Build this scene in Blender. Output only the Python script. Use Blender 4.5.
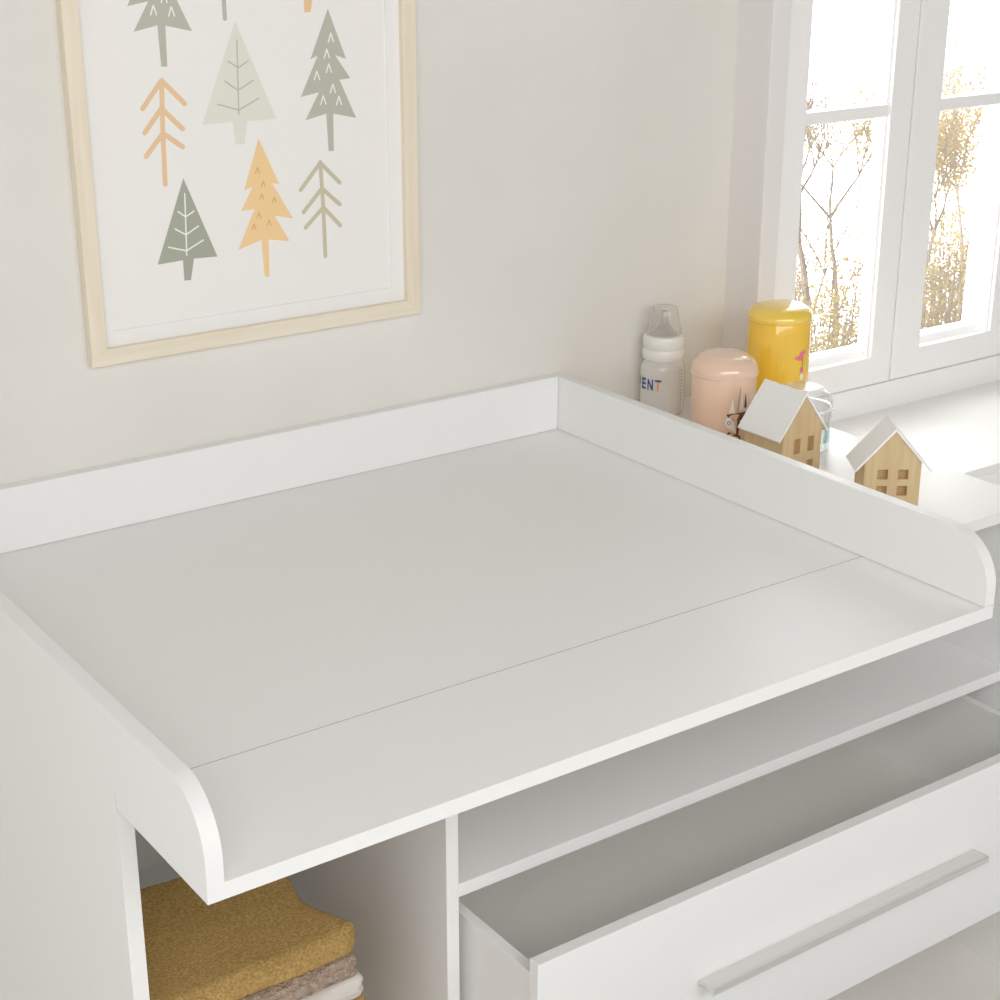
import bpy, bmesh, math, random
from mathutils import Vector, Matrix
S = bpy.context.scene
for o in list(bpy.data.objects): bpy.data.objects.remove(o)
C = S.collection
R = math.radians

# ------------------------------------------------------------------ camera
cam_d = bpy.data.cameras.new('camera'); cam = bpy.data.objects.new('camera', cam_d); C.objects.link(cam)
cam_d.sensor_width = 36; cam_d.lens = 60.024; cam_d.clip_start = .05; cam_d.clip_end = 500
cam.location = (-1.4411, -1.8813, .7738)
_a, _b, _c = R(-20.5313), R(-35.3613), R(.0417)
_f = Vector((-math.sin(_b)*math.cos(_a), math.cos(_b)*math.cos(_a), math.sin(_a)))
_r = Vector((math.cos(_b), math.sin(_b), 0)); _u = _r.cross(_f)
_r2 = _r*math.cos(_c)+_u*math.sin(_c); _u2 = -_r*math.sin(_c)+_u*math.cos(_c)
cam.rotation_euler = Matrix((( _r2.x, _u2.x, -_f.x), (_r2.y, _u2.y, -_f.y), (_r2.z, _u2.z, -_f.z))).to_euler()
S.camera = cam
S.cycles.max_bounces = 24; S.cycles.diffuse_bounces = 14; S.cycles.transparent_max_bounces = 24

# ------------------------------------------------------------------ sky, added fill light, exposure
S.view_settings.view_transform = 'Standard'; S.view_settings.look = 'None'
S.view_settings.exposure = -0.2; S.view_settings.gamma = 1; S.view_settings.use_curve_mapping = False
W = bpy.data.worlds.new('sky'); S.world = W; W.use_nodes = True
nt = W.node_tree; nt.nodes.clear()
tc = nt.nodes.new('ShaderNodeTexCoord'); sep = nt.nodes.new('ShaderNodeSeparateXYZ')
nt.links.new(tc.outputs['Generated'], sep.inputs[0])
def wramp(sock, stops):
    r = nt.nodes.new('ShaderNodeValToRGB'); nt.links.new(sock, r.inputs[0])
    el = r.color_ramp.elements
    while len(el) < len(stops): el.new(.5)
    for e, (p, c) in zip(el, stops): e.position = p; e.color = (c, c, c, 1)
    return r
def wmath(op, a, b):
    m = nt.nodes.new('ShaderNodeMath'); m.operation = op
    for i, s in enumerate((a, b)):
        if isinstance(s, (int, float)): m.inputs[i].default_value = s
        else: nt.links.new(s, m.inputs[i])
    return m.outputs[0]
yy = wmath('MULTIPLY_ADD', sep.outputs[1], .5); nt.nodes[-1].inputs[2].default_value = .5
zz = wmath('MULTIPLY_ADD', sep.outputs[2], .5); nt.nodes[-1].inputs[2].default_value = .5
SKY_BACK, SKY_FRONT, SKY_TOP = 3.9, .32, .8     # towards the window view / towards the room side / zenith factor
ry = wramp(yy, [(0, SKY_FRONT), (.52, SKY_FRONT), (.75, SKY_BACK), (1, SKY_BACK)])
rz = wramp(zz, [(.0, .8), (.5, 1), (.6, 1), (.75, SKY_TOP), (1, SKY_TOP)])
val = wmath('MULTIPLY', ry.outputs[0], rz.outputs[0])
bg = nt.nodes.new('ShaderNodeBackground'); bg.inputs[0].default_value = (.985, .995, 1, 1)
nt.links.new(wmath('MULTIPLY', val, 2.75), bg.inputs[1])
wo = nt.nodes.new('ShaderNodeOutputWorld'); nt.links.new(bg.outputs[0], wo.inputs[0])

def area(name, loc, aim, sx, sy, watts, col=(1, 1, 1)):
    l = bpy.data.lights.new(name, 'AREA'); l.shape = 'RECTANGLE'; l.size = sx; l.size_y = sy; l.energy = watts; l.color = col
    o = bpy.data.objects.new(name, l); C.objects.link(o); o.location = loc
    o.rotation_euler = (Vector(aim)-Vector(loc)).to_track_quat('-Z', 'Y').to_euler(); return o
area('front_fill', (-.95, -2.6, 1.24), (-.15, -.6, -.25), 3.4, .8, 43, (1, .996, .99))  # added unseen softbox behind the camera, brightens fronts, shelf and drawers

# ------------------------------------------------------------------ materials
def srgb(r, g, b):
    f = lambda c: (c/255/12.92 if c/255 <= .04045 else ((c/255+.055)/1.055)**2.4)
    return (f(r), f(g), f(b), 1)
def mat(name, col, rough=.5, spec=.5, noise=None, bump=None, metal=0, coat=0, sss=0):
    m = bpy.data.materials.new(name); m.use_nodes = True
    n = m.node_tree; p = n.nodes['Principled BSDF']
    p.inputs['Base Color'].default_value = col; p.inputs['Roughness'].default_value = rough
    p.inputs['Specular IOR Level'].default_value = spec; p.inputs['Metallic'].default_value = metal
    p.inputs['Coat Weight'].default_value = coat
    t = n.nodes.new('ShaderNodeTexCoord')
    if noise:                       # (scale xyz, second colour, detail)
        sc, c2, det = noise
        mp = n.nodes.new('ShaderNodeMapping'); mp.inputs['Scale'].default_value = sc
        n.links.new(t.outputs['Object'], mp.inputs[0])
        nz = n.nodes.new('ShaderNodeTexNoise'); nz.inputs['Scale'].default_value = 1; nz.inputs['Detail'].default_value = det
        n.links.new(mp.outputs[0], nz.inputs[0])
        rp = n.nodes.new('ShaderNodeValToRGB'); n.links.new(nz.outputs[0], rp.inputs[0])
        rp.color_ramp.elements[0].position = .32; rp.color_ramp.elements[1].position = .68
        rp.color_ramp.elements[0].color = col; rp.color_ramp.elements[1].color = c2
        n.links.new(rp.outputs[0], p.inputs['Base Color'])
    if bump:                        # (scale, strength, distance)
        nz = n.nodes.new('ShaderNodeTexNoise'); nz.inputs['Scale'].default_value = bump[0]; nz.inputs['Detail'].default_value = 6
        n.links.new(t.outputs['Object'], nz.inputs[0])
        b = n.nodes.new('ShaderNodeBump'); b.inputs['Strength'].default_value = bump[1]; b.inputs['Distance'].default_value = bump[2]
        n.links.new(nz.outputs[0], b.inputs['Height']); n.links.new(b.outputs[0], p.inputs['Normal'])
    return m
def clear_mat(name, tint, body, amount, rough=.05):
    """see-through shell: part clear, part milky body, fresnel gloss on top"""
    m = bpy.data.materials.new(name); m.use_nodes = True; n = m.node_tree
    p = n.nodes['Principled BSDF']; p.inputs['Base Color'].default_value = body; p.inputs['Roughness'].default_value = .3
    tr = n.nodes.new('ShaderNodeBsdfTransparent'); tr.inputs[0].default_value = tint
    mx = n.nodes.new('ShaderNodeMixShader'); lw = n.nodes.new('ShaderNodeLayerWeight'); lw.inputs[0].default_value = .35
    mr = n.nodes.new('ShaderNodeMapRange'); mr.inputs[3].default_value = amount; mr.inputs[4].default_value = min(1, amount+.5)
    n.links.new(lw.outputs['Facing'], mr.inputs[0]); n.links.new(mr.outputs[0], mx.inputs[0])
    n.links.new(tr.outputs[0], mx.inputs[1]); n.links.new(p.outputs[0], mx.inputs[2])
    gl = n.nodes.new('ShaderNodeBsdfGlossy'); gl.inputs['Roughness'].default_value = rough
    fr = n.nodes.new('ShaderNodeFresnel'); fr.inputs[0].default_value = 1.45
    ge = n.nodes.new('ShaderNodeNewGeometry'); inv = n.nodes.new('ShaderNodeMath'); inv.operation = 'SUBTRACT'; inv.inputs[0].default_value = 1
    n.links.new(ge.outputs['Backfacing'], inv.inputs[1]); ml = n.nodes.new('ShaderNodeMath'); ml.operation = 'MULTIPLY'
    n.links.new(fr.outputs[0], ml.inputs[0]); n.links.new(inv.outputs[0], ml.inputs[1])
    m2 = n.nodes.new('ShaderNodeMixShader'); n.links.new(ml.outputs[0], m2.inputs[0])
    n.links.new(mx.outputs[0], m2.inputs[1]); n.links.new(gl.outputs[0], m2.inputs[2])
    n.links.new(m2.outputs[0], n.nodes['Material Output'].inputs[0])
    return m
M = {}
M['white'] = mat('white_melamine', srgb(242, 242, 241), .42, .35)
M['grey_in'] = mat('drawer_liner_grey', srgb(238, 236, 232), .5, .3)
M['plaster'] = mat('plaster_wall', srgb(232, 230, 225), .9, .15, noise=((2.2, 2.2, 2.2), srgb(224, 221, 214), 7), bump=(38, .18, .004))
M['paint'] = mat('white_paint', srgb(249, 248, 247), .4, .4)
M['core'] = mat('seam_backing_dark', srgb(92, 80, 66), .9, .1, noise=((300, 300, 300), srgb(112, 98, 80), 4))  # dark colour stands in for shade inside the topper seam
M['seam_shade'] = mat('seam_shadow_grey', srgb(150, 147, 142), .8, .1)  # grey of the shadow line painted into the topper seam
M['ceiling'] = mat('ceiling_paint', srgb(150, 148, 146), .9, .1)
M['casing'] = mat('casing_paint', srgb(236, 233, 231), .45, .35)
M['floor'] = mat('oak_floor', srgb(230, 226, 220), .5, .4, noise=((3, 30, 3), srgb(222, 216, 208), 6))
M['pale_wood'] = mat('pale_oak', srgb(232, 220, 198), .45, .4, noise=((90, 90, 6), srgb(240, 229, 209), 5))
M['pale_wood_h'] = mat('pale_oak_flat', srgb(232, 220, 198), .4, .45, noise=((6, 90, 90), srgb(241, 231, 212), 5))
M['toy_wood'] = mat('beech_wood', srgb(206, 180, 138), .55, .3, noise=((120, 120, 9), srgb(218, 194, 154), 5))
M['toy_shade'] = mat('beech_wood_shaded', srgb(184, 150, 106), .6, .3, noise=((120, 120, 9), srgb(194, 162, 118), 5))  # same beech darkened, shade of the window recesses painted in
M['roof'] = mat('white_roof', srgb(245, 244, 243), .5, .3)
M['metal'] = mat('brushed_metal', srgb(228, 226, 223), .33, .5, noise=((2, 400, 400), srgb(223, 221, 218), 3), metal=.4)
M['paper'] = mat('paper', srgb(243, 241, 237), .75, .2)
M['mat'] = mat('mat_board', srgb(242, 241, 239), .8, .2)
for k, c in dict(i_gray=(190, 191, 178), i_pale=(229, 230, 218), i_dark=(172, 175, 160), i_orange=(246, 212, 160), i_tan=(238, 203, 164),
                 i_olive=(206, 198, 174), i_mark=(244, 243, 236), i_omark=(226, 182, 126), i_line=(194, 196, 182)).items():
    M[k] = mat('ink_'+k[2:], srgb(*c), .8, .15)
M['mustard'] = mat('mustard_terry', srgb(206, 164, 94), 1, .05, noise=((330, 330, 330), srgb(240, 204, 138), 2), bump=(700, 1, .006))
M['taupe'] = mat('taupe_terry', srgb(194, 168, 148), 1, .05, noise=((160, 160, 160), srgb(224, 202, 184), 8), bump=(420, 1, .008))
M['stone'] = mat('stone_cotton', srgb(216, 209, 203), .95, .1, bump=(1500, .4, .001))
M['yellow'] = mat('yellow_plastic', srgb(250, 203, 62), .12, .6, coat=.4)
M['peach'] = mat('peach_plastic', srgb(240, 206, 180), .14, .55, coat=.3)
M['yellow_lid'] = mat('yellow_lid_plastic', srgb(251, 214, 92), .08, .7, coat=.6); M['peach_lid'] = mat('peach_lid_plastic', srgb(243, 212, 188), .1, .6, coat=.4)
M['peach_glint'] = mat('peach_glint', srgb(246, 224, 206), .1, .7, coat=.6); M['yellow_glint'] = mat('yellow_glint', srgb(251, 216, 104), .1, .7, coat=.6)  # paler than the lids: highlight along the lid seam painted in
M['clear'] = clear_mat('clear_plastic', (.97, .98, .985, 1), srgb(240, 243, 245), .08)
M['milky'] = clear_mat('milky_plastic', (.975, .97, .965, 1), srgb(250, 249, 246), .58)
M['cap'] = clear_mat('clear_cap', (.965, .96, .955, 1), srgb(236, 233, 228), .12)
M['silicone'] = clear_mat('silicone', (.9, .88, .86, 1), srgb(205, 200, 194), .45)
M['glass'] = clear_mat('window_glass', (.99, .995, .995, 1), (1, 1, 1, 1), 0.0)
M['ring'] = mat('white_plastic', srgb(240, 239, 236), .25, .5)
M['ink_blue'] = mat('ink_blue', srgb(36, 76, 150), .5); M['ink_orange2'] = mat('ink_coral', srgb(238, 160, 116), .5)
M['ink_green'] = mat('ink_green', srgb(120, 165, 120), .5); M['ink_violet'] = mat('ink_violet', srgb(90, 80, 110), .5)
M['ink_pink'] = mat('ink_pink', srgb(242, 124, 150), .4); M['ink_teal'] = mat('ink_teal', srgb(140, 210, 205), .4)
M['ink_brown'] = mat('ink_brown', srgb(105, 62, 36), .4); M['ink_white'] = mat('ink_white', srgb(244, 242, 238), .4)
M['ink_grey'] = mat('ink_grey', srgb(150, 150, 155), .4)
M['gasket'] = mat('gasket_dark', srgb(120, 100, 98), .6)
M['bark'] = mat('bark', srgb(140, 120, 104), .9, .1, noise=((6, 6, 2), srgb(164, 146, 132), 5))
M['bark2'] = mat('birch_bark', srgb(214, 206, 200), .9, .1, noise=((5, 5, 9), srgb(192, 180, 172), 5))
def leaf_mat(name, col):
    m = bpy.data.materials.new(name); m.use_nodes = True; n = m.node_tree; n.nodes.clear()
    d_ = n.nodes.new('ShaderNodeBsdfDiffuse'); t_ = n.nodes.new('ShaderNodeBsdfTranslucent'); mx = n.nodes.new('ShaderNodeMixShader'); o_ = n.nodes.new('ShaderNodeOutputMaterial')
    d_.inputs[0].default_value = col; t_.inputs[0].default_value = col; mx.inputs[0].default_value = .55
    n.links.new(d_.outputs[0], mx.inputs[1]); n.links.new(t_.outputs[0], mx.inputs[2]); n.links.new(mx.outputs[0], o_.inputs[0]); return m
for i, c in enumerate(((190, 164, 72), (178, 160, 94), (176, 142, 74), (156, 150, 76), (182, 168, 126))): M['leaf%d' % i] = leaf_mat('leaf_tone_%d' % i, srgb(*c))
M['ground'] = mat('leafy_ground', srgb(206, 190, 140), .95, .1, noise=((.6, .6, .6), srgb(186, 180, 120), 6))

# ------------------------------------------------------------------ mesh helpers
def link(name, bm, mats, parent=None, smooth=False, auto=None):
    me = bpy.data.meshes.new(name); bmesh.ops.recalc_face_normals(bm, faces=bm.faces); bm.to_mesh(me); bm.free()
    for m in (mats if isinstance(mats, (list, tuple)) else [mats]): me.materials.append(m)
    if smooth:
        for p in me.polygons: p.use_smooth = True
    o = bpy.data.objects.new(name, me); C.objects.link(o)
    if auto:
        try: me.set_sharp_from_angle(angle=R(auto))
        except Exception: pass
    if parent: o.parent = parent
    return o
def box(bm, x0, x1, y0, y1, z0, z1, bev=0.0, mi=0, seg=2):
    b = bmesh.new(); bmesh.ops.create_cube(b, size=1)
    for v in b.verts: v.co = ((x0+x1)/2+v.co.x*(x1-x0), (y0+y1)/2+v.co.y*(y1-y0), (z0+z1)/2+v.co.z*(z1-z0))
    if bev: bmesh.ops.bevel(b, geom=list(b.edges), offset=bev, segments=seg, profile=.5, affect='EDGES')
    for f in b.faces: f.material_index = mi
    merge(bm, b)
def merge(bm, b, M4=None):
    if M4: bmesh.ops.transform(b, matrix=M4, verts=b.verts)
    t = bpy.data.meshes.new('t'); b.to_mesh(t); b.free(); bm.from_mesh(t); bpy.data.meshes.remove(t)
def board(name, m, parent, *a, bev=.0008):
    bm = bmesh.new(); box(bm, *a, bev=bev); return link(name, bm, m, parent)
def prism(bm, pts, axis, a0, a1, mi=0):
    """extrude a polygon along an axis: axis x -> pts are (y,z); y -> (x,z); z -> (x,y)"""
    def P(p, a): return {'x': (a, p[0], p[1]), 'y': (p[0], a, p[1]), 'z': (p[0], p[1], a)}[axis]
    A = [bm.verts.new(P(p, a0)) for p in pts]; B = [bm.verts.new(P(p, a1)) for p in pts]
    fs = [bm.faces.new(A), bm.faces.new(B[::-1])]
    n = len(pts)
    for i in range(n): fs.append(bm.faces.new((A[i], B[i], B[(i+1) % n], A[(i+1) % n])))
    for f in fs: f.material_index = mi
    return fs
def lathe(bm, prof, n=48, mi=0):
    rings = []
    for r, z in prof:
        if r < 1e-6: rings.append([bm.verts.new((0, 0, z))])
        else: rings.append([bm.verts.new((r*math.cos(2*math.pi*k/n), r*math.sin(2*math.pi*k/n), z)) for k in range(n)])
    for a, b in zip(rings, rings[1:]):
        for k in range(n):
            q = [a[k % len(a)], a[(k+1) % len(a)], b[(k+1) % len(b)], b[k % len(b)]]
            q = list(dict.fromkeys(q))
            if len(q) > 2: bm.faces.new(q).material_index = mi
def empty(name, loc=(0, 0, 0), rz=0):
    o = bpy.data.objects.new(name, None); C.objects.link(o); o.location = loc; o.rotation_euler.z = rz; o.empty_display_size = .05
    return o
def tag(o, label, cat, group=None, kind=None):
    o['label'] = label; o['category'] = cat
    if group: o['group'] = group
    if kind: o['kind'] = kind
    return o
def struct(o): o['kind'] = 'structure'; return o
def arc(cx, cy, r, a0, a1, n): return [(cx+r*math.cos(R(a0+(a1-a0)*i/n)), cy+r*math.sin(R(a0+(a1-a0)*i/n))) for i in range(n+1)]

# ------------------------------------------------------------------ room shell
FZ = -.92; YW = .016
bm = bmesh.new(); box(bm, -4.2, .34, YW, YW+.2, FZ, 1.7); struct(link('wall_back', bm, M['plaster']))
bm = bmesh.new(); box(bm, -4.2, 3.0, -4.6, YW+.2, FZ-.1, FZ); struct(link('floor', bm, M['floor']))
bm = bmesh.new(); box(bm, -4.2, 3.0, -4.6, YW+.2, 1.7, 1.8); struct(link('ceiling', bm, M['ceiling']))
bm = bmesh.new(); box(bm, 3.0, 3.1, -4.6, YW+.2, FZ, 1.7); struct(link('wall_right', bm, M['plaster']))
# wall around the window (stands slightly forward of the plastered wall)
bm = bmesh.new()
box(bm, .342, 3.0, -.325, YW+.2, FZ, -.118)                                  # parapet below the sill
box(bm, 1.28, 3.0, -.058, YW+.2, -.118, 1.7)                                  # pier to the right
box(bm, .34, 1.28, -.058, YW+.2, 1.25, 1.7)                                   # lintel
struct(link('wall_window', bm, M['plaster']))
# window casing strip on the left
bm = bmesh.new(); box(bm, .34, .3765, -.058, .02, -.077, 1.25, bev=.002); struct(link('trim_1', bm, M['casing']))
# sill board, apron and moulding
sill = struct(empty('trim_2', (.9, -.2, -.09)))
def sub(name, bm, m, parent, **k):
    o = link(name, bm, m, parent, **k); o.matrix_parent_inverse = Matrix.Translation(parent.location).inverted(); return o
def W_(p):      # parent inverse for children written in world coordinates
    return Matrix.Translation(p.location).inverted()
bm = bmesh.new(); box(bm, .343, 1.9, -.342, -.03, -.092, -.077, bev=.002, seg=3); sub('sill_board', bm, M['paint'], sill)
bm = bmesh.new(); box(bm, .343, 1.9, -.336, -.31, -.125, -.0945, bev=.003, seg=3); box(bm, .343, 1.9, -.343, -.31, -.15, -.1265, bev=.004, seg=3)
sub('sill_moulding', bm, M['paint'], sill)

win = struct(empty('window_1', (.67, -.03, 0)))
def frame(bm, x0, x1, z0, z1, wl, wr, wb, wt, y0, y1, bev=.0015):
    box(bm, x0, x0+wl, y0, y1, z0, z1, bev); box(bm, x1-wr, x1, y0, y1, z0, z1, bev)
    box(bm, x0+wl-.001, x1-wr+.001, y0+.0001, y1, z0, z0+wb, bev); box(bm, x0+wl-.001, x1-wr+.001, y0+.0001, y1, z1-wt, z1, bev)
bm = bmesh.new()                                                             # fixed outer frame
box(bm, .34, 1.28, -.0455, .06, -.078, -.0292, .0015); box(bm, .36, .3835, -.045, .06, -.03, 1.25, .001)
box(bm, .974, 1.28, -.045, .06, -.03, 1.25, .001); box(bm, .36, 1.28, -.045, .06, .97, 1.25, .001)
box(bm, .36, 1.28, -.008, .002, -.03, .032, .001); box(bm, .650, .695, -.0118, -.003, -.03, 1.0, .001)
sub('outer_frame', bm, M['paint'], win)
for (x0, x1, wl, wr) in ((.3845, .6702, .0495, .0487), (.6736, .9735, .0665, .049)):
    z0, z1, ox0, ox1, oz0, oz1 = -.0275, .96, x0+wl, x1-wr, .0200, .91
    bm = bmesh.new(); frame(bm, x0, x1, z0, z1, wl, wr, oz0-z0, z1-oz1, -.045, -.012)
    for q in ((ox0-.002, ox0+.004), (ox1-.004, ox1+.002)):                    # glazing beads, set back
        box(bm, q[0], q[1], -.038, -.0315, oz0-.002, oz1, .0005)
    box(bm, ox0, ox1, -.027, -.012, oz0-.002, oz0+.0135, .001)
    sh = sub('sash', bm, M['paint'], win)
    bm = bmesh.new(); box(bm, ox0-.003, ox1+.003, -.0412, -.018, .4155, .4350, .0015); k = link('muntin', bm, M['paint'], sh); k.matrix_parent_inverse = W_(win)
    bm = bmesh.new(); box(bm, ox0-.004, ox1+.004, -.0308, -.0268, oz0-.004, oz1+.004); k = link('glass_pane', bm, M['glass'], sh); k.matrix_parent_inverse = W_(win)
    bm = bmesh.new(); box(bm, ox1-.0004, ox1+.001, -.0322, -.0310, oz0+.03, .385); box(bm, ox1-.0004, ox1+.001, -.0322, -.0310, .44, oz1)
    k = link('gasket', bm, M['gasket'], sh); k.matrix_parent_inverse = W_(win)
for o in win.children:                                                      # grandchildren already carry world coordinates
    for g in o.children: g.matrix_parent_inverse = Matrix.Identity(4)

# ------------------------------------------------------------------ dresser
XL, XR, YF = -.9634, .3305, -.608
dr = tag(empty('dresser', (-.316, -.3, FZ)), 'wide white dresser with open drawer below the changing surface', 'dresser')
def kid(name, m, parent, *a, bev=.0008):
    o = board(name, m, parent, *a, bev=bev); o.matrix_parent_inverse = Matrix.Translation(dr.location).inverted(); return o
kid('side_panel', M['white'], dr, XL, XL+.016, YF, 0.012, FZ+.001, -.016, bev=0)
kid('side_panel', M['white'], dr, .3145, XR, YF, .012, FZ+.001, -.016)
kid('divider', M['white'], dr, -.607, -.5912, YF, 0, FZ+.05, -.0162)
kid('top_panel', M['white'], dr, XL, .3385, YF, .0155, -.016, 0, bev=0)
kid('back_panel', M['white'], dr, XL+.016, .3145, 0, .010, FZ+.05, -.0162, bev=0)
kid('shelf', M['white'], dr, -.591, .3143, YF, 0, -.256, -.24)
kid('shelf', M['white'], dr, -.9472, -.6072, YF+.004, 0, -.518, -.502)
kid('base_panel', M['white'], dr, XL+.016, .3143, YF, 0, FZ+.05, FZ+.066)
kid('plinth', M['white'], dr, XL+.016, .3143, -.56, -.544, FZ+.001, FZ+.05)
DF = -.7487
d = kid('drawer', M['white'], dr, -.5893, .3125, DF, DF+.0155, -.4935, -.2606, bev=.001)
def dk(name, m, *a, **k):
    o = kid(name, m, d, *a, **k); o.matrix_parent_inverse = Matrix.Identity(4); return o
dk('drawer_side', M['white'], -.5755, -.563, DF+.0155, -.33, -.478, -.2945)
dk('drawer_side', M['white'], .287, .2995, DF+.0155, -.33, -.478, -.2985)
dk('drawer_back', M['white'], -.563, .287, -.342, -.33, -.47, -.2985)
dk('drawer_bottom', M['grey_in'], -.563, .287, DF+.0155, -.342, -.456, -.448, bev=0)
DG = -1.06                                                                  # lower drawer, pulled out further
d2 = kid('drawer', M['white'], dr, -.5893, .3125, DG, DG+.0155, -.73, -.4975, bev=.001)
def dk2(name, m, *a, **k):
    o = kid(name, m, d2, *a, **k); o.matrix_parent_inverse = Matrix.Identity(4); return o
dk2('drawer_side', M['white'], -.5755, -.563, DG+.0155, -.42, -.7, -.5320)
dk2('drawer_side', M['white'], .287, .2995, DG+.0155, -.42, -.7, -.5320)
dk2('drawer_back', M['white'], -.563, .287, -.432, -.42, -.69, -.5320)
dk2('drawer_bottom', M['grey_in'], -.563, .287, DG+.0155, -.432, -.686, -.678, bev=0)
bm = bmesh.new()                                                            # handle: shallow scooped ledge profile
prof = [(DF, -.3735), (DF-.004, -.3715), (DF-.010, -.3712), (DF-.017, -.3705), (DF-.0235, -.3700), (DF-.0258, -.3712), (DF-.0262, -.376), (DF-.0250, -.3795), (DF-.0225, -.3792),
        (DF-.017, -.3745), (DF-.010, -.3745), (DF-.004, -.376), (DF-.0015, -.3795), (DF, -.3800)]
prof = [(y, z) for y, z in prof]
prism(bm, prof, 'x', -.368, .0922)
hd = link('drawer_handle', bm, M['metal'], d, smooth=True, auto=40); hd['label'] = 'brushed metal ledge handle'

# ------------------------------------------------------------------ changing topper
tp = tag(empty('changing_topper', (-.47, -.4, 0)), 'white changing table topper with raised rims on three sides and rounded front corners', 'changing topper')
def tk(name, bm, m=None, **k):
    o = link(name, bm, m or M['white'], tp, **k); o.matrix_parent_inverse = W_(tp); return o
D = .7954; H = .082
bm = bmesh.new(); box(bm, -.947, -.0006, 0, .0155, .0006, H, .0008); tk('back_board', bm)
for x0, x1, g0 in ((XL, XL+.016, 0), (0, .016, .0007)):
    rr = .062
    pts = [(.0155, g0), (-D, g0), (-D, .02)] + [(-D+rr+rr*math.cos(R(a)), H-rr+rr*math.sin(R(a))) for a in range(180, 89, -6)] + [(.0155, H)]
    bm = bmesh.new(); prism(bm, pts, 'x', x0, x1)
    ed = [e for e in bm.edges if abs(e.verts[0].co.x-e.verts[1].co.x) < 1e-6 and min(v.co.z for v in e.verts) > .015 and max(v.co.y for v in e.verts) < .01 or
          (abs(e.verts[0].co.x-e.verts[1].co.x) < 1e-6 and all(v.co.z > H-.001 for v in e.verts))]
    bmesh.ops.bevel(bm, geom=ed, offset=.0009, segments=2, profile=.5, affect='EDGES')
    tk('side_board', bm, smooth=True, auto=28)
bm = bmesh.new(); box(bm, XL, .016, -D, -.6097, -.016, 0, 0); tk('front_strip', bm)
bm = bmesh.new(); box(bm, XL+.001, .015, -.6096, -.6081, -.015, -.0004); tk('seam_shadow_strip', bm, M['seam_shade'])  # grey strip in the gap, painted stand-in for the seam's shadow
bm = bmesh.new(); box(bm, XL+.03, 0, -.66, -.6084, -.030, -.0163); tk('seam_backing', bm, M['core'])  # added unseen block under the gap, stops light showing through

# ------------------------------------------------------------------ picture on the wall
pc = tag(empty('framed_picture', (-.484, YW-.002, .217)), 'framed print of woodland trees in a pale oak frame on the wall', 'picture')
def pk(name, bm, m, **k):
    o = link(name, bm, m, pc, **k); o.matrix_parent_inverse = W_(pc); return o
X0, X1, Z0, Z1, BW = -.713, -.2392, .2120, .880, .0205
YF_, YB_ = .0005, .0157
def rail(pts, m):       # mitred rail, bevelled sloping face towards the outside
    bm = bmesh.new(); A = [bm.verts.new((x, YF_, z)) for x, z in pts]; B = [bm.verts.new((x, YB_, z)) for x, z in pts]
    bm.faces.new(A); bm.faces.new(B[::-1])
    for i in range(4): bm.faces.new((A[i], B[i], B[(i+1) % 4], A[(i+1) % 4]))
    bmesh.ops.bevel(bm, geom=[e for e in bm.edges if all(abs(v.co.y-YF_) < 1e-6 for v in e.verts)], offset=.0006, segments=1, affect='EDGES')
    return pk('frame_rail', bm, m)
rail([(X0, Z0), (X1, Z0), (X1-BW, Z0+BW), (X0+BW, Z0+BW)], M['pale_wood_h'])
rail([(X0, Z1), (X1, Z1), (X1-BW, Z1-BW), (X0+BW, Z1-BW)], M['pale_wood_h'])
rail([(X0, Z0), (X0, Z1), (X0+BW, Z1-BW), (X0+BW, Z0+BW)], M['pale_wood'])
rail([(X1, Z0), (X1, Z1), (X1-BW, Z1-BW), (X1-BW, Z0+BW)], M['pale_wood'])
bm = bmesh.new(); box(bm, X0+.008, X1-.008, .0128, .0154, Z0+.008, Z1-.008); pk('backing_board', bm, M['mat'])
bm = bmesh.new(); ix0, ix1, iz0, iz1 = -.6800, -.2800, .2515, .844
for q in ((X0+BW-.004, ix0, Z0+BW-.004, Z1-BW+.004), (ix1, X1-BW+.004, Z0+BW-.004, Z1-BW+.004), (ix0, ix1, Z0+BW-.004, iz0), (ix0, ix1, iz1, Z1-BW+.004)):
    box(bm, q[0], q[1], .0092, .0127, q[2], q[3])
pk('mat_border', bm, M['mat'])
YP = .0112
A_D = [(-0.3628, 0.6178), (-0.3902, 0.5578), (-0.3797, 0.5618), (-0.4060, 0.5126), (-0.3796, 0.5169), (-0.4006, 0.4835), (-0.3701, 0.4895), (-0.3687, 0.4418), (-0.3610, 0.4418), (-0.3600, 0.4887), (-0.3263, 0.4807), (-0.3494, 0.5304), (-0.3332, 0.5311), (-0.3546, 0.5611), (-0.3387, 0.5556)]
A_E = [(-0.4681, 0.4663), (-0.4915, 0.4041), (-0.4799, 0.4072), (-0.4971, 0.3788), (-0.4787, 0.3790), (-0.5040, 0.3303), (-0.4711, 0.3389), (-0.4688, 0.2910), (-0.4622, 0.2901), (-0.4608, 0.3384), (-0.4310, 0.3327), (-0.4505, 0.3675), (-0.4244, 0.3615), (-0.4520, 0.4092), (-0.4418, 0.4067)]
A_B = [(-0.4919, 0.6090), (-0.5435, 0.4887), (-0.5023, 0.4896), (-0.5001, 0.4619), (-0.4878, 0.4608), (-0.4822, 0.4888), (-0.4417, 0.4885)]
A_C = [(-0.5731, 0.4272), (-0.6146, 0.3255), (-0.5807, 0.3266), (-0.5806, 0.3010), (-0.5716, 0.3005), (-0.5658, 0.3269), (-0.5336, 0.3255)]
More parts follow.
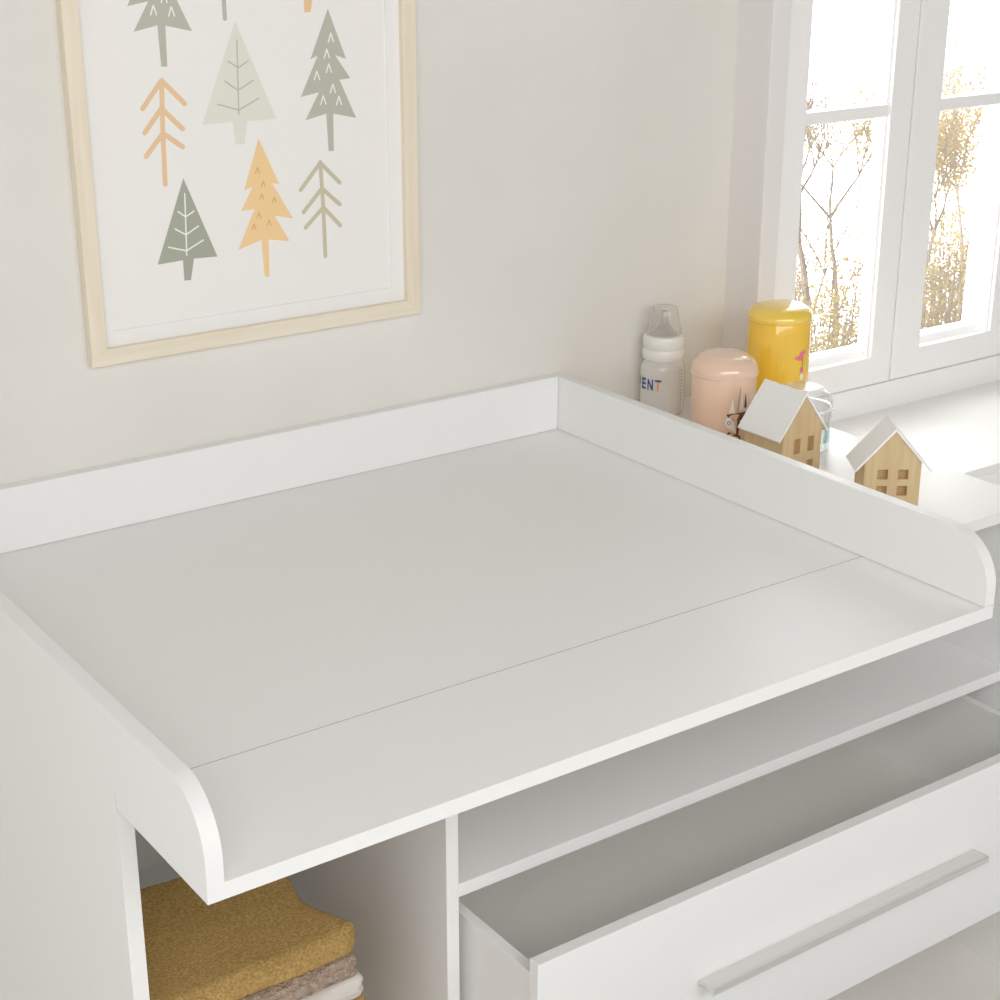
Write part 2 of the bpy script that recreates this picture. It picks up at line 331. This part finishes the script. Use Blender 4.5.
L_B = [[(-0.4909, 0.5865), (-0.4935, 0.4977)], [(-0.5037, 0.5619), (-0.4910, 0.5536), (-0.4771, 0.5611)], [(-0.5099, 0.5389), (-0.4930, 0.5268), (-0.4713, 0.5375)], [(-0.5214, 0.5120), (-0.4932, 0.5030), (-0.4646, 0.5156)]]
L_C = [[(-0.5725, 0.4084), (-0.5752, 0.3324)], [(-0.5829, 0.3874), (-0.5734, 0.3799), (-0.5617, 0.3858)], [(-0.5884, 0.3666), (-0.5746, 0.3578), (-0.5571, 0.3666)], [(-0.5988, 0.3452), (-0.5752, 0.3379), (-0.5516, 0.3486)]]
L_F = [[(-0.5928, 0.5449), (-0.5957, 0.4832), (-0.5972, 0.4222)], [(-0.6194, 0.5140), (-0.5928, 0.5449), (-0.5649, 0.5158)], [(-0.6190, 0.4858), (-0.5953, 0.5123), (-0.5696, 0.4863)], [(-0.6194, 0.4577), (-0.5957, 0.4832), (-0.5712, 0.4649)]]
L_G = [[(-0.3816, 0.4289), (-0.3794, 0.3709), (-0.3790, 0.3069)], [(-0.4114, 0.3967), (-0.3816, 0.4282), (-0.3540, 0.4003)], [(-0.4086, 0.3677), (-0.3805, 0.3954), (-0.3550, 0.3721)], [(-0.4065, 0.3476), (-0.3794, 0.3709), (-0.3552, 0.3444)]]
C_D = [(-0.3600, 0.5827), (-0.3667, 0.5635), (-0.3645, 0.5456), (-0.3820, 0.5378), (-0.3596, 0.5202), (-0.3740, 0.5068), (-0.3513, 0.5045)]
C_E = [(-0.4719, 0.4272), (-0.4648, 0.4097), (-0.4677, 0.3940), (-0.4503, 0.3877), (-0.4731, 0.3707), (-0.4593, 0.3599), (-0.4808, 0.3568)]
inks = ['paper', 'i_gray', 'i_pale', 'i_dark', 'i_orange', 'i_tan', 'i_olive', 'i_mark', 'i_omark', 'i_line']
IX = {k: i for i, k in enumerate(inks)}
bm = bmesh.new(); box(bm, ix0-.004, ix1+.004, YP, .0126, iz0-.004, iz1+.004)
def flat(pts, ink, lay=1):
    y0 = YP-.00012*lay
    vs = [bm.verts.new((x, y0, z)) for x, z in pts]; f = bm.faces.new(vs); f.normal_update(); f.material_index = IX[ink]
    bmesh.ops.triangulate(bm, faces=[f])
def stroke(line, w, ink, lay=1):
    for k, (p, q) in enumerate(zip(line, line[1:])):
        p, q = Vector(p), Vector(q); dd = (q-p).normalized(); n = Vector((-dd.y, dd.x))*w/2
        ang = math.atan2(dd.y, dd.x)
        pts = [(q.x+w/2*math.cos(ang+R(t)), q.y+w/2*math.sin(ang+R(t))) for t in range(-90, 91, 30)] + [(p.x+w/2*math.cos(ang+R(t)), p.y+w/2*math.sin(ang+R(t))) for t in range(90, 271, 30)]
        flat(pts, ink, lay+.12*k)
def caret(c, w, h, t, ink): stroke([(c[0]-w/2, c[1]-h/2), (c[0]+w*.05, c[1]+h/2), (c[0]+w/2, c[1]-h/2)], t, ink, 2)
def off(pts, dx, dz): return [(x+dx, z+dz) for x, z in pts]
def all_tree(poly, ink, dx=0, dz=0): flat(off(poly, dx, dz), ink)
def lines(ls, w, ink, dx=0, dz=0, lay=1):
    for k, l in enumerate(ls): stroke(off(l, dx, dz), w, ink, lay+.3*k)
all_tree(A_D, 'i_gray'); all_tree(A_D, 'i_gray', -.2232, .1190)
for c in C_D:
    caret(c, .0075, .0105, .0018, 'i_mark'); caret((c[0]-.2232, c[1]+.1190), .0075, .0105, .0018, 'i_mark')
all_tree(A_E, 'i_orange')
for c in C_E: caret(c, .0055, .007, .0015, 'i_omark')
all_tree(A_B, 'i_pale'); lines(L_B, .0018, 'i_line', lay=2)
all_tree(A_C, 'i_dark'); lines(L_C, .0019, 'i_mark', lay=2)
lines(L_F, .0062, 'i_tan'); lines(L_G, .0056, 'i_olive'); lines(L_G, .0056, 'i_gray', -.1262, .3055)
all_tree(A_C, 'i_tan', .1842, .3140); lines(L_C, .0019, 'i_mark', .1842, .3140, 2)
pk('print', bm, [M[k] for k in inks])

# ------------------------------------------------------------------ folded towels
random.seed(4)
from mathutils import noise as NZ
def towel(name, x0, x1, y0, y1, z0, z1, m, label, curl=.0, seed=0, amp=.0012, folds=1, ex=3.2):
    nx, ny, nth = 70, 60, 10
    bm = bmesh.new(); cx, cy, cz = (x0+x1)/2, (y0+y1)/2, (z0+z1)/2; hx, hy, hz = (x1-x0)/2, (y1-y0)/2, (z1-z0)/2
    cube = bmesh.new(); bmesh.ops.create_cube(cube, size=2)
    bmesh.ops.subdivide_edges(cube, edges=[e for e in cube.edges], cuts=54, use_grid_fill=True)
    for v in cube.verts:
        u = v.co.copy(); px, py, pz = u.x*hx, u.y*hy, u.z*hz
        r = min(hz*.98, .016)
        # round the rims: pull points lying beyond the inner core back onto a rounded skin
        core = Vector((max(-hx+r, min(hx-r, px)), max(-hy+r, min(hy-r, py)), max(-hz+r, min(hz-r, pz))))
        dvec = Vector((px, py, pz))-core
        if dvec.length > 1e-9: p = core+dvec.normalized()*min(r, dvec.length) if dvec.length > r else core+dvec
        else: p = core
        p = Vector(p)
        if folds and u.x > .9 and abs(u.z) < .95:                            # folded edge on the right shows leaves
            p.x -= .0035*(0.5+0.5*math.cos(p.z/hz*math.pi*folds))
        n1 = NZ.noise(Vector((p.x*14+seed, p.y*14, p.z*14)))*.0035; n2 = NZ.noise(Vector((p.x*300, p.y*300+seed, p.z*300)))*amp
        p.z += (n1+n2)*(1 if u.z > 0 else .2)
        nn = Vector((u.x if abs(u.x) > .99 else 0, u.y if abs(u.y) > .99 else 0, 0))
        p += nn*NZ.noise(Vector((p.x*25, p.y*25, p.z*40+seed)))*.004 + nn*n2
        if curl and u.x > .3:                                                # right front corner lifts and pinches out
            t = (u.x-.3)/.7; s = max(0, 1-abs(u.y+.86)/.45)
            p.z += curl*t*t*s*(.5+.5*u.z); p.x += .010*t*s*s
            p.x -= .012*t*max(0, 1-abs(u.y+.2)/.5)
        v.co = (p.x, p.y, p.z)
    merge(bm, cube); o = link(name, bm, m, None, smooth=True); o.location = (cx, cy, cz)
    return tag(o, label, 'towel', 'folded towels in the open compartment')
towel('folded_towel', -.939, -.7085, -.588, -.375, -.2965, -.2645, M['mustard'], 'fluffy mustard folded towel on top of the stack', curl=.006, seed=1, amp=.0016, folds=1)
towel('folded_towel', -.938, -.7005, -.590, -.375, -.3225, -.2970, M['taupe'], 'fluffy taupe folded towel directly under the top mustard towel', seed=5, amp=.0035, folds=1)
towel('folded_towel', -.938, -.694, -.590, -.375, -.3515, -.3230, M['stone'], 'smooth light grey folded towel under the taupe towel', seed=9, amp=.0003, folds=2)
towel('folded_towel', -.938, -.690, -.592, -.375, -.5018, -.3520, M['mustard'], 'thick mustard folded bath towel at the bottom of the stack, under the light grey one', seed=12, amp=.0016, folds=4)

# ------------------------------------------------------------------ wooden toy houses
def toy_house(x, y, yaw, w, L, he, ha, ov, of, th, label, wins):
    t = tag(empty('toy_house', (x, y, 0), yaw), label, 'toy house', 'toy houses on the dresser top')
    bm = bmesh.new(); prism(bm, [(-w/2, .0003), (w/2, .0003), (w/2, he), (0, ha), (-w/2, he)], 'y', 0, L)
    bmesh.ops.bevel(bm, geom=[e for e in bm.edges if abs(e.verts[0].co.z-e.verts[1].co.z) > 1e-4 and abs(e.verts[0].co.x-e.verts[1].co.x) < 1e-6 and abs(e.verts[0].co.y-e.verts[1].co.y) < 1e-6], offset=.0008, segments=2, affect='EDGES')
    body = link('body', bm, M['toy_wood'], t)
    cut = bmesh.new()
    for (a0, a1, b0, b1) in wins: box(cut, a0, a1, -.01, .007, b0, b1)
    me = bpy.data.meshes.new('cut'); cut.to_mesh(me); cut.free(); co = bpy.data.objects.new('cut', me); C.objects.link(co); co.parent = t
    bpy.context.view_layer.update()
    md = body.modifiers.new('cut', 'BOOLEAN'); md.operation = 'DIFFERENCE'; md.object = co; md.solver = 'EXACT'
    dg = bpy.context.evaluated_depsgraph_get(); dg.update(); nm = bpy.data.meshes.new_from_object(body.evaluated_get(dg))
    body.modifiers.clear(); body.data = nm; bpy.data.objects.remove(co)
    sl = (ha-he)/(w/2); dz = th*math.sqrt(1+sl*sl); e = w/2+ov
    for s in (-1, 1):
        g = .0002
        bm = bmesh.new(); prism(bm, [(0, ha+g), (s*e, he-sl*ov+g), (s*(e+th*.55), he-sl*ov+g+dz*.45), (0, ha+dz+g)], 'y', -of, L+of)
        rp = link('roof_panel', bm, M['roof'], t)
    for (a0, a1, b0, b1) in wins:
        bm = bmesh.new(); box(bm, a0+.0002, a1-.0002, .0062, .00695, b0+.0002, b1-.0002); link('recess_shade', bm, M['toy_shade'], t)  # darker slab paints the shade at the back of each recess
    return t
def win_px(w, cols, rows): return [(c0, c1, r0, r1) for r0, r1 in rows for c0, c1 in cols]
toy_house(.137, -.3668, R(-.3), .0738, .0758, .0713, .1191, .0083, .0028, .0031, 'taller wooden toy house with white roof in front of the clear jar',
          win_px(.0738, [(-.0155, -.0035), (.0105, .0225)], [(.038, .0595), (.004, .0255)]))
toy_house(.1535, -.5142, R(-35.4), .0737, .0548, .0629, .105, .0117, .0022, .003, 'small wooden toy house with white roof and four square windows, near the dresser edge',
          win_px(.0737, [(-.0195, -.0060), (.0070, .0205)], [(.0395, .0530), (.0170, .0305)]))

# ------------------------------------------------------------------ bottle and jars
def wrap(bm, pts, r, ang0, z0, mi):
    """flat decal polygon (s along circumference, h up) laid onto a cylinder"""
    b = bmesh.new(); f = b.faces.new([b.verts.new((s, h, 0)) for s, h in pts]); f.normal_update(); bmesh.ops.triangulate(b, faces=[f])
    bmesh.ops.subdivide_edges(b, edges=list(b.edges), cuts=2)
    for v in b.verts:
        a = ang0+v.co.x/r; v.co = (r*math.cos(a), r*math.sin(a), z0+v.co.y)
    for f in b.faces: f.material_index = mi
    merge(bm, b)
def view_angle(x, y): return math.atan2(-1.8813-y, -1.4411-x)
def circ(cx, cy, rx, ry, n=14): return [(cx+rx*math.cos(2*math.pi*k/n), cy+ry*math.sin(2*math.pi*k/n)) for k in range(n)]

# baby bottle
bx_, by_ = .1846, -.0205
bt = tag(empty('baby_bottle', (bx_, by_, 0)), 'clear baby bottle with white collar and clear cap in the wall corner', 'bottle')
r0 = .0342
bm = bmesh.new(); lathe(bm, [(0, .0008), (r0-.006, .0008), (r0-.0015, .002), (r0, .006), (r0, .066), (r0-.0005, .072), (r0-.002, .077), (r0-.0045, .0815), (.0265, .085), (.0255, .093)])
link('bottle_body', bm, M['milky'], bt, smooth=True)
bm = bmesh.new(); lathe(bm, [(.0255, .0855), (.0308, .0858), (.0322, .088), (.0322, .1005), (.0312, .1015), (.0312, .1035), (.0322, .1045), (.0318, .119), (.0300, .1225), (.0255, .1235), (.0200, .1225)])
link('screw_collar', bm, M['ring'], bt, smooth=True, auto=50)
bm = bmesh.new(); lathe(bm, [(.0265, .1240), (.0262, .1265), (.0235, .1420), (.0205, .1610), (.0190, .1645), (.0150, .1660), (0, .1663)])
link('clear_cap', bm, M['cap'], bt, smooth=True, auto=60)
bm = bmesh.new(); lathe(bm, [(.0205, .1232), (.0188, .1250), (.0165, .1265), (.0120, .1330), (.0065, .1390), (.0048, .1460), (.0052, .1560), (.0030, .1595), (0, .1600)])
link('nipple', bm, M['silicone'], bt, smooth=True)
va = view_angle(bx_, by_)
def letters(txt):
    cu = bpy.data.curves.new('t', 'FONT'); cu.body = txt; cu.size = 1; cu.resolution_u = 3; cu.offset = .03
    o = bpy.data.objects.new('t', cu); C.objects.link(o); bpy.context.view_layer.update()
    me = bpy.data.meshes.new_from_object(o.evaluated_get(bpy.context.evaluated_depsgraph_get())); bpy.data.objects.remove(o); return me
bm = bmesh.new(); RD = r0+.0005
pitch = .0124
for ch, a_deg, mi in (('A', -101, 2), ('V', -77, 2), ('E', -54, 0), ('N', -32, 0), ('T', -11.0, 0)):
    me = letters(ch); b = bmesh.new(); b.from_mesh(me); bpy.data.meshes.remove(me)
    xs = [v.co.x for v in b.verts]; zs = [v.co.y for v in b.verts]; wx = max(xs)-min(xs); wz = max(zs)-min(zs)
    cxm = (max(xs)+min(xs))/2
    for v in b.verts: v.co.x = (v.co.x-cxm)/wx*.0098; v.co.y = (v.co.y-min(zs))/wz*.0175
    if ch == 'T':
        geo = list(b.verts)+list(b.edges)+list(b.faces)
        bmesh.ops.bisect_plane(b, geom=geo, plane_co=(0, .0146, 0), plane_no=(0, 1, 0))
        for f in b.faces: f.material_index = 0 if f.calc_center_median().y > .0146 else 1
    else:
        for f in b.faces: f.material_index = mi
    bmesh.ops.triangulate(b, faces=list(b.faces)); bmesh.ops.subdivide_edges(b, edges=list(b.edges), cuts=1)
    for v in b.verts:
        a = va+R(a_deg)+v.co.x/RD; z = .0415+v.co.y; v.co = (RD*math.cos(a), RD*math.sin(a), z)
    merge(bm, b)
o = link('printed_wordmark', bm, [M['ink_blue'], M['ink_orange2'], M['ink_green']], bt); o['label'] = 'blue and coral lettering on the bottle'
bm = bmesh.new()
for k in range(14):
    z = .0045+k*.0052; wrap(bm, circ(0, 0, .0011, .0011, 8), RD, va+R(55), z, 0)
    wrap(bm, [(-.0062, -.0005), (-.0032, -.0005), (-.0032, .0005), (-.0062, .0005)], RD, va+R(55), z, 1)
link('measuring_scale', bm, [M['ink_violet'], M['ink_grey']], bt)

def jar(name, x, y, r, zl, zt, mb, ml, label, lidover=.0015, rc=.026, hollow=False, mr=None):
    t = tag(empty(name, (x, y, 0)), label, 'jar', 'lidded jars on the dresser top')
    bm = bmesh.new(); pr_ = [(0, .0006), (r-.004, .0006), (r-.001, .0018), (r, .005), (r, zl-.002), (r-.0012, zl)]
    if hollow: pr_ += [(r-.0022, zl), (r-.0022, .004), (0, .003)]
    else: pr_ += [(0, zl)]
    lathe(bm, pr_, 72); link('jar_body', bm, mb, t, smooth=True, auto=50)
    R1 = r+lidover; bm = bmesh.new()
    prof = [(R1-.004, zl+.0008), (R1-.0006, zl+.001), (R1, zl+.0022)]
    rch = min(rc, zt-zl-.004)
    prof += [(R1-rc+rc*math.cos(R(a)), zt-.0015-rch+rch*math.sin(R(a))) for a in range(0, 86, 8)]
    prof += [(R1-rc*1.15, zt-.0008), (0, zt)]
    lathe(bm, prof, 72); link('jar_lid', bm, ml, t, smooth=True, auto=60)
    bm = bmesh.new(); lathe(bm, [(R1-.003, zl-.0012), (R1+.0003, zl-.0010), (R1+.0009, zl-.0002), (R1+.0009, zl+.0004), (R1+.0003, zl+.0010), (R1-.003, zl+.0012)], 72)  # lip ring; on the coloured jars it carries the painted highlight
    link('rim', bm, mr or ml, t, smooth=True)
    return t
pj = jar('storage_jar', .1590, -.1842, .0466, .1070, .1365, M['peach'], M['peach_lid'], 'peach jar with rounded lid beside the baby bottle', rc=.028, mr=M['peach_glint'])
yj = jar('storage_jar', .2912, -.1570, .0466, .1610, .1828, M['yellow'], M['yellow_lid'], 'tall glossy yellow jar by the window, printed with a pink flower', rc=.022, mr=M['yellow_glint'])
cj = jar('storage_jar', .2345, -.2675, .0425, .0620, .0935, M['clear'], M['clear'], 'clear see-through jar behind the taller toy house', rc=.026, hollow=True)
# print on the peach jar: sailing boat and a buoy
va = view_angle(.1590, -.1842); rj = .0466+.0004; bm = bmesh.new(); a0 = va+R(17)
wrap(bm, [(-.0050, .058), (.0042, .058), (.0000, .079)], rj, a0, 0, 1)
wrap(bm, [(.0075, .058), (.0090, .058), (.0118, .094), (.0106, .094)], rj, a0, 0, 2)
wrap(bm, [(.0105, .062), (.0170, .062), (.0138, .092)], rj, a0, 0, 1)
wrap(bm, [(.0190, .064), (.0240, .064), (.0205, .086)], rj, a0, 0, 0)
wrap(bm, [(-.0085, .056), (.022, .0585), (.018, .046), (-.0020, .047)], rj, a0, 0, 0)
wrap(bm, [(-.0100, .044), (-.0085, .051), (-.0030, .052), (.0030, .044), (.0075, .026), (.0010, .032), (-.0070, .037)], rj+.0002, a0, 0, 1)
wrap(bm, circ(-.0040, .0435, .0030, .0030), rj+.0003, a0, 0, 2); wrap(bm, circ(-.0040, .0435, .0017, .0017), rj+.0004, a0, 0, 1)
wrap(bm, [(-.009, .023), (.016, .016), (.014, .023), (-.004, .030)], rj, a0, 0, 0)
wrap(bm, [(.0085, .046), (.0130, .046), (.0110, .022), (.0070, .022)], rj, a0, 0, 0)
o = link('sailing_boat_print', bm, [M['ink_brown'], M['ink_white'], M['ink_grey']], pj); o['label'] = 'brown and white sailing boat picture'
va = view_angle(.2912, -.1570); rj = .0466+.0004; bm = bmesh.new(); a0 = va+R(50)
for (cx, cy, rx, ry) in ((-.0075, .110, .0075, .0030), (-.002, .115, .0045, .0045), (.004, .117, .0035, .0040), (-.004, .1075, .0045, .0026)): wrap(bm, circ(cx, cy, rx, ry), rj, a0, 0, 0)
wrap(bm, [(-.0006, .090), (.0006, .090), (.0022, .111), (.0010, .111)], rj, a0, 0, 1)
wrap(bm, circ(.0, .0905, .004, .0045), rj, a0, 0, 0); wrap(bm, circ(.0005, .080, .0042, .005), rj, a0, 0, 2)
o = link('flower_print', bm, [M['ink_pink'], M['ink_violet'], M['ink_white']], yj); o['label'] = 'pink flower picture'
va = view_angle(.2345, -.2675); rj = .0425+.0004; bm = bmesh.new(); a0 = va+R(58)
for (cx, cy, rx, ry) in ((0, .040, .004, .007), (.003, .030, .005, .006), (-.001, .020, .004, .006)): wrap(bm, circ(cx, cy, rx, ry), rj, a0, 0, 0)
o = link('turquoise_print', bm, [M['ink_teal']], cj); o['label'] = 'turquoise spots on the clear wall'

# ------------------------------------------------------------------ garden beyond the window
GZ = -8.2
bm = bmesh.new(); box(bm, 6, 30, 5, 17.5, GZ-.3, GZ); gr = struct(link('ground', bm, M['ground']))
def limb(bm, p0, p1, r0, r1, n=5):
    d_ = (p1-p0); z = d_.normalized(); x = z.orthogonal().normalized(); y = z.cross(x)
    A = [bm.verts.new(p0+(x*math.cos(2*math.pi*k/n)+y*math.sin(2*math.pi*k/n))*r0) for k in range(n)]
    B = [bm.verts.new(p1+(x*math.cos(2*math.pi*k/n)+y*math.sin(2*math.pi*k/n))*r1) for k in range(n)]
    for k in range(n): bm.faces.new((A[k], A[(k+1) % n], B[(k+1) % n], B[k]))
def leaf(bm, p, s, rng):
    a = Vector((rng.uniform(-1, 1), rng.uniform(-1, 1), rng.uniform(-1, 1))).normalized(); b = a.orthogonal().normalized(); c = a.cross(b)
    f = bm.faces.new([bm.verts.new(p+b*s), bm.verts.new(p+c*s*.6), bm.verts.new(p-b*s), bm.verts.new(p-c*s*.6)])
    f.material_index = rng.randrange(3)
def grow(bt_, lf, p, d_, L, r, depth, rng, leafy, ls):
    n = 3; q = p
    for i in range(n):
        d_ = (d_+Vector((rng.uniform(-1, 1), rng.uniform(-1, 1), rng.uniform(-.5, .9)))*.16).normalized()
        q2 = q+d_*L/n; limb(bt_, q, q2, r*(1-i*.12), r*(1-(i+1)*.12), 6 if depth > 3 else 4)
        if depth <= 3 and depth > 0:
            for _ in range(2):
                e = (d_+Vector((rng.uniform(-1, 1), rng.uniform(-1, 1), rng.uniform(0, .8)))*.9).normalized()
                grow(bt_, lf, q2, e, L*.5, r*.42, depth-2, rng, leafy, ls)
        if depth <= 2:
            for _ in range(leafy): leaf(lf, q2+Vector([rng.gauss(0, .22) for _ in range(3)]), ls*rng.uniform(.6, 1.3), rng)
        q = q2
    if depth > 0:
        for k in range(2 if depth < 4 else 3):
            e = (d_+Vector((rng.uniform(-1, 1), rng.uniform(-1, 1), rng.uniform(-.1, .6)))*.62).normalized()
            grow(bt_, lf, q, e, L*rng.uniform(.62, .8), r*.58, depth-1, rng, leafy, ls)
def tree(name, x, y, h, r, seed, depth, leafy, ls, tones, bark, label, cat, group):
    rng = random.Random(seed); t = tag(empty(name, (x, y, GZ), 0), label, cat, group)
    b1, b2 = bmesh.new(), bmesh.new()
    top = Vector((rng.uniform(-.2, .2), rng.uniform(-.2, .2), h*.55))
    limb(b1, Vector((0, 0, -.05)), top, r, r*.75, 8)
    if depth > 2:
        for zf in (.55, .75, .9):
            e = Vector((rng.uniform(-1, 1), rng.uniform(-1, 1), rng.uniform(.3, .9))).normalized()
            grow(b1, b2, top*zf, e, h*.15, r*.3, depth-2, rng, leafy, ls)
    grow(b1, b2, top, Vector((rng.uniform(-.15, .15), 0, 1)), h*.17, r*.75, depth, rng, leafy, ls)
    link('trunk', b1, M[bark], t)
    if len(b2.faces): link('foliage', b2, [M[k] for k in tones], t)
    else: b2.free()
    return t
T1 = ['leaf0', 'leaf1', 'leaf2']; T2 = ['leaf0', 'leaf3', 'leaf1']; T3 = ['leaf4', 'leaf1', 'leaf0']
GT = 'garden trees beyond the window'
for (x, y, h, r, sd, dp, lf, ls, tn, bk, lb) in (
    (15.18, 14.0, 6.0, .085, 3, 6, 0, .03, T1, 'bark', 'dark branching bare tree at the left of the left window sash'),
    (16.1, 14.2, 6.2, .05, 8, 5, 1, .026, T3, 'bark', 'slim tree with few leaves near the right edge of the left sash'),
    (15.6, 15.5, 5.4, .05, 11, 5, 1, .026, T1, 'bark2', 'thin yellow-leaved tree in the middle of the left window sash'),
    (17.5, 13.9, 5.8, .05, 14, 5, 1, .03, T1, 'bark', 'yellow-leaved tree with dark stem at the left of the right sash'),
    (18.4, 13.8, 6.4, .075, 21, 6, 0, .03, T3, 'bark2', 'tall grey forked tree in the middle of the right sash'),
    (19.2, 14.6, 6.2, .05, 25, 5, 1, .026, T3, 'bark2', 'slender pale tree at the right end of the right sash'),
    (18.9, 15.8, 5.6, .05, 29, 5, 1, .03, T1, 'bark', 'yellowing tree behind the tall grey forked tree')):
    tree('garden_tree', x, y, h, r, sd, dp, lf, ls, tn, bk, lb, 'tree', GT)
def bush(x, y, h, wd, seed, tones, label):
    rng = random.Random(seed); t = tag(empty('garden_shrub', (x, y, GZ)), label, 'shrub', 'yellow shrubs under the garden trees')
    b1, b2 = bmesh.new(), bmesh.new()
    for k in range(20):
        e = Vector((rng.gauss(0, wd*.45), rng.gauss(0, wd*.35), h*rng.uniform(.65, 1))); m_ = e*.5+Vector((rng.gauss(0, .1), rng.gauss(0, .1), 0))
        limb(b1, Vector((e.x*.3, e.y*.3, -.02)), m_, .022, .016, 4); limb(b1, m_, e, .016, .006, 4)
        for _ in range(5):
            s_ = m_.lerp(e, rng.random()); g = s_+Vector((rng.gauss(0, .22), rng.gauss(0, .22), rng.uniform(.05, .35))); limb(b1, s_, g, .007, .003, 3)
            for _ in range(34): leaf(b2, g+Vector([rng.gauss(0, .15) for _ in range(3)]), rng.uniform(.018, .04), rng)
    link('stems', b1, M['bark'], t); link('foliage', b2, [M[k] for k in tones], t)
for i, (x, y, h, wd, tn, lb) in enumerate((
    (14.6, 13.2, 3.9, .6, T2, 'olive yellow shrub at the left end, below the dark bare tree'),
    (15.3, 13.6, 4.1, .6, T1, 'yellow shrub low in the left sash, right of the dark bare tree'),
    (15.9, 13.3, 3.8, .5, T2, 'greenish shrub low in the left sash beside its right frame'),
    (16.9, 13.5, 3.9, .5, T2, 'greenish yellow shrub hidden partly by the centre window stiles'),
    (17.5, 13.4, 4.1, .6, T1, 'yellow shrub low at the left of the right sash'),
    (18.1, 13.3, 3.9, .6, T3, 'pale straw shrub low in the middle of the right sash'),
    (18.7, 13.6, 4.1, .6, T1, 'yellow shrub low at the right end of the right sash'),
    (15.5, 15.6, 4.4, 1.0, T3, 'straw coloured thicket behind the shrubs of the left sash'),
    (19.6, 15.6, 4.5, 1.1, T3, 'straw coloured thicket behind the shrubs of the right sash'))):
    bush(x, y, h, wd, 50+i, tn, lb)
